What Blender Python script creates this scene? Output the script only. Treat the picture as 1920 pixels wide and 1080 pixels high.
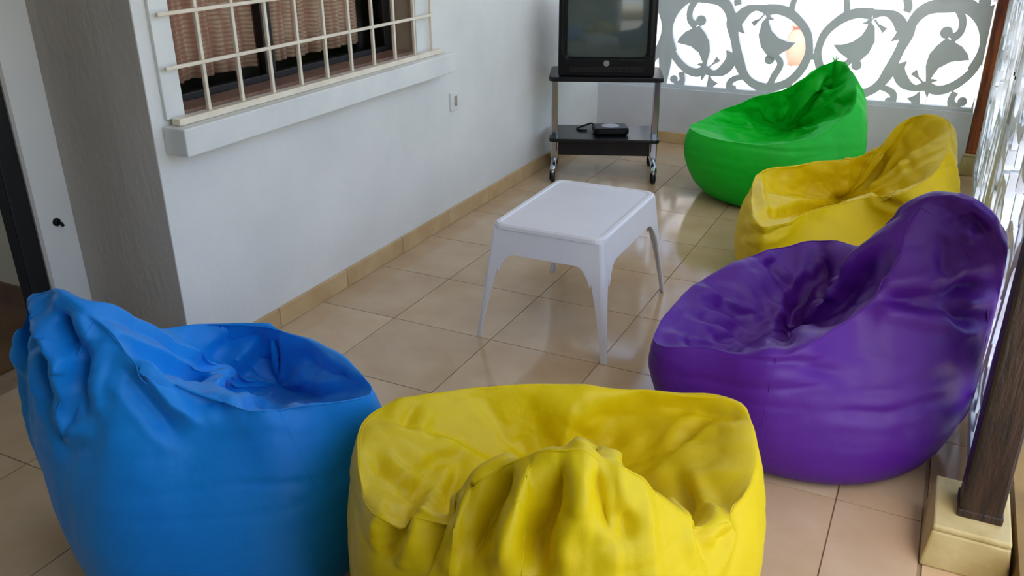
import bpy, bmesh, math, random
import numpy as np
from mathutils import Vector, Matrix, noise

# ------------------------------------------------------------------ clear
for o in list(bpy.data.objects):
    bpy.data.objects.remove(o, do_unlink=True)
scene = bpy.context.scene
COL = scene.collection
R = math.radians

# ------------------------------------------------------------------ camera
CAM = Vector((2.02, 0.0, 1.40))
YAW, PITCH, ROLL = R(-26.5), R(23.95), R(0.39)
fw = Vector((math.sin(YAW) * math.cos(PITCH), math.cos(YAW) * math.cos(PITCH), -math.sin(PITCH)))
r0 = Vector((math.cos(YAW), -math.sin(YAW), 0))
d0 = fw.cross(r0)
rt = math.cos(ROLL) * r0 + math.sin(ROLL) * d0
dn = -math.sin(ROLL) * r0 + math.cos(ROLL) * d0
cam_data = bpy.data.cameras.new('camera')
cam_data.sensor_width = 36.0
cam_data.lens = 36.0 * 1612.0 / 1920.0
cam_data.clip_start = 0.02
cam = bpy.data.objects.new('camera', cam_data)
COL.objects.link(cam)
up = -dn
bk = -fw
cam.matrix_world = Matrix(((rt.x, up.x, bk.x, CAM.x), (rt.y, up.y, bk.y, CAM.y), (rt.z, up.z, bk.z, CAM.z), (0, 0, 0, 1)))
scene.camera = cam

# ------------------------------------------------------------------ sky, sun, exposure
world = bpy.data.worlds.new('sky')
scene.world = world
world.use_nodes = True
wn = world.node_tree.nodes
wn.clear()
wo = wn.new('ShaderNodeOutputWorld')
wb = wn.new('ShaderNodeBackground')
ws = wn.new('ShaderNodeTexSky')
ws.sky_type = 'NISHITA'
ws.sun_disc = False
ws.sun_elevation = R(60)
ws.sun_rotation = R(165)
ws.air_density = 1.0
ws.dust_density = 3.0
ws.ozone_density = 1.0
wb.inputs['Strength'].default_value = 0.42
world.node_tree.links.new(ws.outputs[0], wb.inputs[0])
world.node_tree.links.new(wb.outputs[0], wo.inputs[0])

sun_data = bpy.data.lights.new('sun', 'SUN')
sun_data.energy = 3.0
sun_data.angle = R(0.6)
sun_data.color = (1.0, 0.95, 0.87)
sun = bpy.data.objects.new('sun', sun_data)
COL.objects.link(sun)
sun.location = (3, -4, 9)
sun.rotation_euler = Vector((-0.12, 0.45, -0.88)).to_track_quat('-Z', 'Y').to_euler()

scene.view_settings.view_transform = 'Standard'
scene.view_settings.look = 'None'
scene.view_settings.gamma = 1.0
scene.view_settings.use_curve_mapping = False
scene.view_settings.exposure = 0.5

# ------------------------------------------------------------------ materials
def lin(c):
    return tuple(((v / 255) / 12.92 if v / 255 <= 0.04045 else ((v / 255 + 0.055) / 1.055) ** 2.4) for v in c)

def mat(name, rgb, rough=0.6, rgb2=None, nscale=6.0, bump=0.0, bscale=60.0, metal=0.0, spec=0.5, detail=4.0, stretch=None, lo=0.35, hi=0.65, rand=0.0, coat=0.0, sheen=0.0):
    m = bpy.data.materials.new(name)
    m.use_nodes = True
    nt = m.node_tree
    b = nt.nodes['Principled BSDF']
    b.inputs['Roughness'].default_value = rough
    b.inputs['Metallic'].default_value = metal
    b.inputs['Specular IOR Level'].default_value = spec
    b.inputs['Coat Weight'].default_value = coat
    if sheen:
        b.inputs['Sheen Weight'].default_value = sheen
    c1 = lin(rgb) + (1,)
    b.inputs['Base Color'].default_value = c1
    tc = nt.nodes.new('ShaderNodeTexCoord')
    mp = nt.nodes.new('ShaderNodeMapping')
    if stretch:
        mp.inputs['Scale'].default_value = stretch
    nt.links.new(tc.outputs['Object'], mp.inputs[0])
    vec = mp.outputs[0]
    if rand:
        oi = nt.nodes.new('ShaderNodeObjectInfo')
        ad = nt.nodes.new('ShaderNodeVectorMath')
        ad.operation = 'ADD'
        sc = nt.nodes.new('ShaderNodeVectorMath')
        sc.operation = 'SCALE'
        sc.inputs['Scale'].default_value = 37.0
        cb = nt.nodes.new('ShaderNodeCombineXYZ')
        nt.links.new(oi.outputs['Random'], cb.inputs[0])
        nt.links.new(oi.outputs['Random'], cb.inputs[1])
        nt.links.new(cb.outputs[0], sc.inputs[0])
        nt.links.new(vec, ad.inputs[0])
        nt.links.new(sc.outputs[0], ad.inputs[1])
        vec = ad.outputs[0]
    col = None
    if rgb2 is not None:
        n = nt.nodes.new('ShaderNodeTexNoise')
        n.inputs['Scale'].default_value = nscale
        n.inputs['Detail'].default_value = detail
        nt.links.new(vec, n.inputs['Vector'])
        cr = nt.nodes.new('ShaderNodeValToRGB')
        cr.color_ramp.elements[0].position = lo
        cr.color_ramp.elements[1].position = hi
        cr.color_ramp.elements[0].color = c1
        cr.color_ramp.elements[1].color = lin(rgb2) + (1,)
        nt.links.new(n.outputs['Fac'], cr.inputs[0])
        col = cr.outputs[0]
    if rand:
        hs = nt.nodes.new('ShaderNodeHueSaturation')
        mr = nt.nodes.new('ShaderNodeMapRange')
        mr.inputs['To Min'].default_value = 1 - rand
        mr.inputs['To Max'].default_value = 1 + rand
        nt.links.new(oi.outputs['Random'], mr.inputs[0])
        nt.links.new(mr.outputs[0], hs.inputs['Value'])
        if col:
            nt.links.new(col, hs.inputs['Color'])
        else:
            hs.inputs['Color'].default_value = c1
        col = hs.outputs[0]
    if col:
        nt.links.new(col, b.inputs['Base Color'])
    if bump:
        n2 = nt.nodes.new('ShaderNodeTexNoise')
        n2.inputs['Scale'].default_value = bscale
        n2.inputs['Detail'].default_value = 5
        nt.links.new(mp.outputs[0], n2.inputs['Vector'])
        bp = nt.nodes.new('ShaderNodeBump')
        bp.inputs['Strength'].default_value = bump
        bp.inputs['Distance'].default_value = 0.01
        nt.links.new(n2.outputs['Fac'], bp.inputs['Height'])
        nt.links.new(bp.outputs[0], b.inputs['Normal'])
    return m

M = {}
M['wall'] = mat('wall_paint', (232, 230, 222), 0.55, (223, 222, 214), 3.0, 0.12, 35)
M['wall_shaded'] = mat('wall_paint_shaded', (196, 190, 180), 0.7, (178, 172, 163), 2.2, 0.35, 50, stretch=(1, 1, 0.4))  # greyer than the wall paint: shade on the return put into the colour
M['wall_end'] = mat('low_wall_paint', (214, 214, 216), 0.6, (204, 204, 206), 4.0, 0.1, 30)
M['trim'] = mat('trim_paint', (232, 232, 224), 0.45, (220, 221, 214), 5.0, 0.06, 30)
M['ceiling'] = mat('ceiling_paint', (228, 226, 220), 0.8, (220, 218, 212), 3.0)
M['tile'] = mat('floor_tile', (190, 160, 122), 0.11, (205, 180, 147), 4.0, 0.02, 14, rand=0.05, lo=0.3, hi=0.7, spec=0.6)
M['grout'] = mat('grout', (160, 134, 104), 0.8, (146, 122, 94), 20)
M['skirting'] = mat('skirting_tile', (206, 176, 128), 0.3, (190, 156, 106), 7.0, rand=0.04)
M['plinth'] = mat('plinth_stone', (196, 180, 128), 0.5, (170, 150, 96), 8.0, 0.15, 40)
M['kerb'] = mat('kerb_stone', (140, 112, 60), 0.7, (120, 94, 48), 6.0)
M['screen_lit'] = mat('screen_paint_lit', (228, 234, 238), 0.3, (220, 228, 234), 6.0)  # lighter copy of the screen paint, brighter side light put into the colour
M['screen'] = mat('screen_paint', (210, 215, 213), 0.35, (203, 209, 208), 6.0)
M['wood_far'] = mat('post_wood', (158, 82, 40), 0.35, (92, 40, 22), 7.0, 0.2, 30, stretch=(6, 6, 0.7))
M['wood_near'] = mat('post_wood_dark', (54, 34, 24), 0.45, (26, 15, 11), 8.0, 0.3, 30, stretch=(5, 5, 0.8))
M['grille'] = mat('grille_paint', (240, 228, 204), 0.4, (226, 212, 188), 12.0)
M['frame_dark'] = mat('window_frame_dark', (22, 20, 19), 0.4)
M['reveal'] = mat('reveal_stone', (176, 160, 138), 0.5, (160, 140, 120), 10)
M['sill_brown'] = mat('sill_tile', (150, 116, 96), 0.35, (128, 96, 80), 14)
M['black'] = mat('black_plastic', (5, 5, 6), 0.45, spec=0.25)
M['black_door'] = mat('black_door_paint', (8, 8, 9), 0.5)
M['tvscreen'] = mat('tv_glass', (78, 88, 84), 0.08, (62, 74, 70), 2.0, coat=0.6)
M['shelf'] = mat('shelf_black', (12, 12, 15), 0.3, (20, 20, 23), 9, spec=0.4)
M['chrome'] = mat('chrome', (190, 196, 204), 0.18, metal=1.0)
M['silver'] = mat('silver_badge', (150, 150, 150), 0.4, metal=0.8)
M['castor'] = mat('castor_black', (18, 18, 19), 0.4)
M['stool'] = mat('white_plastic', (226, 226, 228), 0.32, (220, 220, 224), 5.0)
M['curtain'] = None
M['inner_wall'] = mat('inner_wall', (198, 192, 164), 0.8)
M['inner_floor'] = mat('inner_floor', (120, 84, 44), 0.4, (98, 66, 34), 5)
M['pave'] = mat('paving_stone', (236, 234, 228), 0.7, (224, 222, 216), 4.0, rand=0.03)
M['pave_joint'] = mat('paving_joint', (150, 146, 140), 0.9)
M['ground'] = mat('ground_sand', (196, 188, 172), 0.9, (176, 170, 150), 1.5)
M['leaf'] = mat('leaf', (70, 104, 42), 0.5, (96, 130, 58), 3.0)
M['bark'] = mat('bark', (92, 70, 50), 0.8, (70, 52, 38), 10)
M['pot'] = mat('terracotta', (226, 150, 128), 0.7, (214, 136, 112), 5)
M['far_wall'] = mat('far_wall', (222, 220, 216), 0.8, (210, 208, 204), 2)
M['far_metal'] = mat('far_metal', (120, 116, 122), 0.6)
M['blue'] = mat('blue_nylon', (0, 140, 228), 0.48, (0, 130, 220), 3.0, 0.30, 15, spec=0.3, sheen=0.1)
M['yellow'] = mat('yellow_nylon', (228, 200, 0), 0.48, (220, 190, 0), 3.0, 0.30, 15, spec=0.3)
M['purple'] = mat('purple_nylon', (82, 22, 136), 0.46, (76, 20, 128), 3.0, 0.30, 15, spec=0.35)
M['green'] = mat('green_nylon', (0, 188, 36), 0.48, (0, 176, 30), 3.0, 0.30, 15, spec=0.3)

def curtain_mat():
    m = bpy.data.materials.new('curtain_cloth')
    m.use_nodes = True
    nt = m.node_tree
    b = nt.nodes['Principled BSDF']
    b.inputs['Roughness'].default_value = 0.85
    tc = nt.nodes.new('ShaderNodeTexCoord')
    def wave(direction, scale):
        w = nt.nodes.new('ShaderNodeTexWave')
        w.wave_type = 'BANDS'
        w.bands_direction = direction
        w.inputs['Scale'].default_value = scale
        w.inputs['Distortion'].default_value = 3.0
        w.inputs['Detail'].default_value = 3
        nt.links.new(tc.outputs['Object'], w.inputs[0])
        return w
    w1 = wave('Z', 22)
    w2 = wave('Y', 7)
    n = nt.nodes.new('ShaderNodeTexNoise')
    n.inputs['Scale'].default_value = 34
    nt.links.new(tc.outputs['Object'], n.inputs['Vector'])
    r1 = nt.nodes.new('ShaderNodeValToRGB')
    r1.color_ramp.elements[0].color = lin((160, 104, 84)) + (1,)
    r1.color_ramp.elements[1].color = lin((226, 200, 164)) + (1,)
    mx = nt.nodes.new('ShaderNodeMix')
    mx.data_type = 'FLOAT'
    mx.inputs[0].default_value = 0.5
    nt.links.new(w1.outputs['Fac'], mx.inputs[2])
    nt.links.new(n.outputs['Fac'], mx.inputs[3])
    nt.links.new(mx.outputs[0], r1.inputs[0])
    m2 = nt.nodes.new('ShaderNodeMix')
    m2.data_type = 'RGBA'
    m2.inputs[7].default_value = lin((166, 104, 84)) + (1,)
    nt.links.new(r1.outputs[0], m2.inputs[6])
    mr = nt.nodes.new('ShaderNodeMapRange')
    mr.inputs['To Max'].default_value = 0.7
    nt.links.new(w2.outputs['Fac'], mr.inputs[0])
    nt.links.new(mr.outputs[0], m2.inputs[0])
    nt.links.new(m2.outputs[2], b.inputs['Base Color'])
    return m
M['curtain'] = curtain_mat()

def glass_mat():
    m = bpy.data.materials.new('window_glass')
    m.use_nodes = True
    b = m.node_tree.nodes['Principled BSDF']
    b.inputs['Base Color'].default_value = (0.92, 0.95, 0.94, 1)
    b.inputs['Transmission Weight'].default_value = 1.0
    b.inputs['Roughness'].default_value = 0.0
    b.inputs['IOR'].default_value = 1.05
    return m
M['glass'] = glass_mat()

# ------------------------------------------------------------------ mesh helpers
class MB:
    def __init__(s):
        s.v = []
        s.f = []
    def add(s, vs, fs):
        n = len(s.v)
        s.v += [tuple(p) for p in vs]
        s.f += [tuple(i + n for i in f) for f in fs]
        return s
    def box(s, x0, x1, y0, y1, z0, z1):
        return s.hexa([(x0, y0, z0), (x1, y0, z0), (x1, y1, z0), (x0, y1, z0), (x0, y0, z1), (x1, y0, z1), (x1, y1, z1), (x0, y1, z1)])
    def hexa(s, p):
        return s.add(p, [(3, 2, 1, 0), (4, 5, 6, 7), (0, 1, 5, 4), (1, 2, 6, 5), (2, 3, 7, 6), (3, 0, 4, 7)])
    def tube(s, pts, r, n=10, closed=False):
        pts = [Vector(p) for p in pts]
        k = len(pts)
        rr = r if isinstance(r, (list, tuple)) else [r] * k
        rings = []
        prev = None
        for i, p in enumerate(pts):
            if closed:
                t = pts[(i + 1) % k] - pts[i - 1]
            else:
                t = pts[min(i + 1, k - 1)] - pts[max(i - 1, 0)]
            if t.length < 1e-9:
                t = Vector((0, 0, 1))
            t.normalize()
            if prev is None:
                a = Vector((0, 0, 1)) if abs(t.z) < 0.9 else Vector((1, 0, 0))
                u = t.cross(a).normalized()
            else:
                u = prev - t * prev.dot(t)
                u.normalize()
            prev = u
            w = t.cross(u)
            rings.append([p + (u * math.cos(2 * math.pi * j / n) + w * math.sin(2 * math.pi * j / n)) * rr[i] for j in range(n)])
        vs = [q for g in rings for q in g]
        fs = []
        m = k if closed else k - 1
        for i in range(m):
            for j in range(n):
                a = i * n + j
                b = i * n + (j + 1) % n
                i2 = (i + 1) % k
                fs.append((a, b, i2 * n + (j + 1) % n, i2 * n + j))
        if not closed:
            fs.append(tuple(reversed(range(n))))
            fs.append(tuple((k - 1) * n + j for j in range(n)))
        return s.add(vs, fs)
    def lathe(s, c, prof, n=24, axis='z'):
        vs, fs = [], []
        for (r, h) in prof:
            for j in range(n):
                a = 2 * math.pi * j / n
                x, y = r * math.cos(a), r * math.sin(a)
                if axis == 'z':
                    q = (c[0] + x, c[1] + y, c[2] + h)
                elif axis == 'x':
                    q = (c[0] + h, c[1] + x, c[2] + y)
                else:
                    q = (c[0] + x, c[1] + h, c[2] - y)
                vs.append(q)
        for i in range(len(prof) - 1):
            for j in range(n):
                fs.append((i * n + j, i * n + (j + 1) % n, (i + 1) * n + (j + 1) % n, (i + 1) * n + j))
        fs.append(tuple(reversed(range(n))))
        fs.append(tuple((len(prof) - 1) * n + j for j in range(n)))
        return s.add(vs, fs)
    def mesh(s, name, smooth=False):
        me = bpy.data.meshes.new(name)
        me.from_pydata(s.v, [], s.f)
        bm = bmesh.new()
        bm.from_mesh(me)
        bmesh.ops.recalc_face_normals(bm, faces=bm.faces)
        bm.to_mesh(me)
        bm.free()
        if smooth:
            for p in me.polygons:
                p.use_smooth = True
        return me
    def build(s, name, m, parent=None, smooth=False, bevel=0.0, loc=None, rz=None, seg=2):
        o = bpy.data.objects.new(name, s.mesh(name, smooth))
        o.data.materials.append(M[m] if isinstance(m, str) else m)
        COL.objects.link(o)
        if parent:
            o.parent = parent
        if bevel:
            b = o.modifiers.new('bevel', 'BEVEL')
            b.width = bevel
            b.segments = seg
            b.limit_method = 'ANGLE'
            b.angle_limit = R(40)
        if loc:
            o.location = loc
        if rz is not None:
            o.rotation_euler = (0, 0, rz)
        return o

def tag(o, label=None, cat=None, group=None, kind=None):
    if label:
        o['label'] = label
    if cat:
        o['category'] = cat
    if group:
        o['group'] = group
    if kind:
        o['kind'] = kind
    return o

def empty(name, loc=(0, 0, 0), rz=0.0):
    o = bpy.data.objects.new(name, None)
    o.empty_display_size = 0.1
    COL.objects.link(o)
    o.location = loc
    o.rotation_euler = (0, 0, rz)
    return o

def struct(o, label=None):
    o['kind'] = 'structure'
    if label:
        o['label'] = label
    return o

def bx(name, m, dims, parent=None, bevel=0.0):
    return MB().box(*dims).build(name, m, parent, bevel=bevel)

# ------------------------------------------------------------------ floor: bed of grout with single tiles
PX, PY = 0.405, 0.405
X_LINES = [-0.47, -0.065, 0.34, 0.745, 1.15, 1.555, 1.96, 2.163]
Y_LINES = [1.98 + PY * k for k in range(-6, 9)] + [5.33]
floor = struct(bx('floor', 'grout', (-0.60, 2.62, -2.0, 5.45, -0.20, -0.004)), 'tan glossy ceramic tile floor of the terrace')
tile_cache = {}
def tile_mesh(w, d):
    key = (round(w, 3), round(d, 3))
    if key not in tile_cache:
        g = 0.0018
        mb = MB().box(-w / 2 + g, w / 2 - g, -d / 2 + g, d / 2 - g, -0.02, 0)
        me = mb.mesh('floor_tile')
        me.materials.append(M['tile'])
        tile_cache[key] = me
    return tile_cache[key]
def add_tile(x0, x1, y0, y1):
    o = bpy.data.objects.new('floor_tile', tile_mesh(x1 - x0, y1 - y0))
    COL.objects.link(o)
    o.parent = floor
    o.location = ((x0 + x1) / 2, (y0 + y1) / 2, 0)
for i in range(len(X_LINES) - 1):
    for j in range(len(Y_LINES) - 1):
        x0, x1, y0, y1 = X_LINES[i], X_LINES[i + 1], Y_LINES[j], Y_LINES[j + 1]
        if x1 <= 0.01 and y0 >= 1.73:
            continue
        if x0 < 0 < x1 and y0 >= 1.73:
            x0 = 0.0
        if x0 < 0.0 and y1 > 1.735:
            y1 = 1.735
            if y1 - y0 < 0.05:
                continue
        if y1 - y0 < 0.02:
            continue
        add_tile(x0, x1, y0, y1)
# edge border of longer tiles along the open side
yy = -0.045
while yy < 5.3:
    add_tile(2.170, 2.42, yy, min(yy + 0.405, 5.33))
    yy += 0.405

# ------------------------------------------------------------------ walls
CY = 1.735            # the corner where the window wall returns
DX = -0.434           # the plane of the doorway wall
W0, W1, WZ0, WZ1 = 1.853, 3.14, 0.835, 2.05
wl = MB()
wl.box(-0.16, 0, CY, W0, 0, 2.7)
wl.box(-0.16, 0, W1, 5.45, 0, 2.7)
wl.box(-0.16, 0, W0, W1, 0, WZ0)
wl.box(-0.16, 0, W0, W1, WZ1, 2.7)
wall_left = struct(wl.build('wall_left', 'wall'), 'white painted wall holding the barred window')
struct(bx('wall_return', 'wall_shaded', (DX, -0.161, CY, CY + 0.16, 0, 2.7)), 'grey shaded wall return beside the doorway')
bx('wall_face_shade', 'wall_shaded', (-0.1612, -0.0012, CY - 0.0025, CY, 0, 2.7), bpy.data.objects['wall_return'])  # thin sheet carrying the shaded colour across the end of the window wall
wd = MB()
wd.box(DX - 0.16, DX, 1.616, CY + 0.16, 0, 2.7)
wd.box(DX - 0.16, DX, -2.0, 0.70, 0, 2.7)
wd.box(DX - 0.16, DX, 0.70, 1.616, 2.1, 2.7)
struct(wd.build('wall_door_side', 'wall'), 'white wall strip around the doorway')
struct(bx('wall_end', 'wall_end', (0.0, 2.197, 5.33, 5.45, 0, 0.345)), 'low grey wall under the scroll cut screen')
struct(bx('wall_back', 'wall', (DX - 0.16, 2.6, -2.12, -2.0, 0, 2.7)))
struct(bx('light_block_right', 'wall', (2.42, 2.58, -2.0, 0.1, 0, 2.7)))  # unseen wall added to keep side light off the near end
struct(bx('ceiling', 'ceiling', (-3.2, 2.85, -2.12, 5.75, 2.7, 2.85)))
struct(bx('kerb', 'kerb', (2.350, 2.48, -2.0, 5.46, -0.2, 0.09)), 'cream kerb along the open side')
# skirting
for nm, dims in (('baseboard_left', (0, 0.014, CY, 5.33, 0, 0.075)), ('baseboard_return', (DX, 0.014, CY - 0.0165, CY - 0.0026, 0, 0.075)), ('baseboard_end', (0.014, 2.16, 5.316, 5.33, 0, 0.07))):
    bb = struct(empty(nm), 'tan tile skirting')
    x0, x1, y0, y1, z0, z1 = dims
    if x1 - x0 > y1 - y0:
        a = x0
        while a < x1 - 0.01:
            e = min(a + 0.405, x1)
            bx('skirting_tile', 'skirting', (a + 0.001, e - 0.001, y0, y1, z0, z1), bb, 0.003)
            a = e
    else:
        a = y0
        while a < y1 - 0.01:
            e = min(a + 0.405, y1)
            bx('skirting_tile', 'skirting', (x0, x1, a + 0.001, e - 0.001, z0, z1), bb, 0.003)
            a = e

# ------------------------------------------------------------------ rooms behind window and doorway
inner = MB()
inner.box(-3.2, -3.1, 1.96, 5.45, 0, 2.7)
inner.box(-3.2, -0.16, 5.35, 5.45, 0, 2.7)
inner.box(-3.2, -0.595, 1.86, 1.96, 0, 2.7)
inner.box(-3.2, -3.1, -2.12, 1.86, 0, 0.9)
inner.box(-3.2, -3.1, -2.12, 1.86, 2.3, 2.7)
inner.box(-3.2, -3.1, -2.12, -1.0, 0.9, 2.3)
inner.box(-3.2, -3.1, 1.2, 1.86, 0.9, 2.3)  # unseen opening left between these boxes to let daylight into the hallway
inner.box(-3.1, -0.60, -2.12, -2.0, 0, 2.7)
struct(inner.build('wall_inside', 'inner_wall'), 'dim cream wall seen through the doorway')
struct(bx('floor_inside', 'inner_floor', (-3.2, -0.60, -2.12, 5.45, -0.2, 0.0)), 'brown floor seen through the doorway')
struct(bx('baseboard_inside', 'inner_floor', (-3.1, -0.6, 1.845, 1.86, 0, 0.08)), 'brown skirting seen through the doorway')

# doorway: jamb and black frame
d1 = struct(empty('door_1', (DX, 1.6, 0)), 'doorway with a black metal frame')
o = bx('frame_post', 'black_door', (-0.06, -0.005, -0.060, 0.004, 0, 2.1), d1, 0.004)
bx('jamb', 'wall_shaded', (-0.16, -0.0, 0.004, 0.0155, 0, 2.1), d1)
bx('frame_post', 'black_door', (-0.06, -0.005, -0.899, -0.840, 0, 2.1), d1, 0.004)
bx('frame_head', 'black_door', (-0.06, -0.005, -0.840, -0.060, 2.04, 2.1), d1, 0.004)

# ------------------------------------------------------------------ window
win = struct(empty('window_1', (0, W0, WZ0)), 'window with dark frame behind white bars')
wf = MB()
L = W1 - W0
HZ = WZ1 - WZ0
bx('trim_board', 'trim', (0.0, 0.012, -0.070, 0.0, 0.0, HZ), win, 0.002)
bx('trim_board', 'trim', (0.0, 0.012, L + 0.008, L + 0.105, 0.0, HZ), win, 0.002)
bx('reveal', 'reveal', (-0.10, 0.008, L - 0.008, L + 0.0075, 0.012, HZ), win)
bx('reveal', 'reveal', (-0.10, 0.0, 0.0, 0.006, 0.012, HZ), win)
bx('sill_tile', 'sill_brown', (-0.118, 0.0, 0.006, L - 0.008, 0.0, 0.012), win)
for (a, b_, c, d) in ((0.006, L - 0.008, 0.012, 0.034), (0.006, L - 0.008, HZ - 0.04, HZ)):
    bx('frame_rail', 'frame_dark', (-0.135, -0.102, a, b_, c, d), win, 0.002)
for a in (0.006, 0.50, L - 0.058):
    bx('frame_stile', 'frame_dark', (-0.138, -0.104, a, a + 0.05, 0.034, HZ - 0.04), win, 0.002)
for (a, b_) in ((0.056, 0.50), (0.55, L - 0.058)):
    bx('pane', 'glass', (-0.124, -0.120, a, b_, 0.034, HZ - 0.04), win)
struct(bx('trim_1', 'trim', (0.0, 0.088, 1.769, 3.335, 0.735, 0.818), None, 0.004), 'projecting white sill ledge under the barred window')

# grille of bars, a thing of its own fixed in front of the window
gr = tag(empty('window_grille', (0.028, 1.797, 0.835)), 'cream painted square bar grille fixed in front of the window', 'grille')
GH = 1.27
def bar(y0, z0, y1, z1, t=0.006, d=0.0):
    if y0 == y1:
        bx('vertical_bar', 'grille', (-t + d, t + d, y0 - t, y0 + t, z0, z1), gr, 0.002)
    else:
        bx('cross_bar', 'grille', (-t + d, t + d, y0, y1, z0 - t, z0 + t), gr, 0.002)
for k in range(10):
    y = 0.138 + 0.146 * k
    if 0.01 < y < 1.40:
        bar(y, 0.0, y, GH)
for k in range(1, 9):
    bar(-0.012, 0.148 * k, 1.44, 0.148 * k, 0.0055, 0.008)
bx('bottom_rail', 'grille', (-0.010, 0.022, -0.004, 1.50, -0.016, 0.004), gr, 0.002)
for y in (1.44,):
    bx('side_bar', 'grille', (-0.006, 0.006, y - 0.004, y + 0.004, 0.004, GH), gr, 0.001)

# curtains
def curtain(y0, y1, label, seed):
    rnd = random.Random(seed)
    n, mrows = 60, 10
    mb = MB()
    vs = []
    for sd in (0, 1):
        for r in range(mrows + 1):
            for i in range(n + 1):
                y = (y1 - y0) * i / n
                z = 1.10 * r / mrows
                x = 0.014 * math.sin(i * 0.55 + seed) + 0.008 * math.sin(i * 1.3 + seed * 2) + (0.002 if sd else 0)
                vs.append((x, y, z))
    fs = []
    q = (n + 1) * (mrows + 1)
    for sd in (0, 1):
        for r in range(mrows):
            for i in range(n):
                a = sd * q + r * (n + 1) + i
                fs.append((a, a + 1, a + n + 2, a + n + 1))
    for i in range(n):
        fs.append((i, i + 1, q + i + 1, q + i))
    mb.add(vs, fs)
    o = mb.build('curtain', 'curtain', None, smooth=True)
    o.location = (-0.165, y0, 0.893)
    return tag(o, label, 'curtain', 'curtains behind the barred window')
curtain(1.76, 2.385, 'reddish brown woven curtain in the near half of the barred window', 1)
curtain(2.43, 3.00, 'brown and ochre patterned curtain in the half of window nearer the television', 4)

# small fittings on the walls
s = tag(empty('wall_socket', (0.0, 3.455, 0.575)), 'small white electric socket on the wall beside the window', 'socket')
bx('cover_plate', 'trim', (0, 0.008, -0.035, 0.035, -0.042, 0.042), s, 0.003)
bx('socket_hole', 'reveal', (0.008, 0.0095, -0.004, 0.022, -0.024, 0.024), s, 0.001)
s = tag(empty('wall_hook', (DX, 1.672, 0.49)), 'small black round hook on the white wall strip beside the doorway', 'hook')
MB().lathe((0, 0, 0), [(0.013, 0), (0.013, 0.006), (0.009, 0.010)], 14, 'x').build('base_plate', 'black', s, True)
MB().tube([(0.008, 0, 0), (0.022, 0.002, -0.002), (0.026, 0.004, -0.012)], 0.005, 8).build('hook_tip', 'black', s, True)

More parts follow.
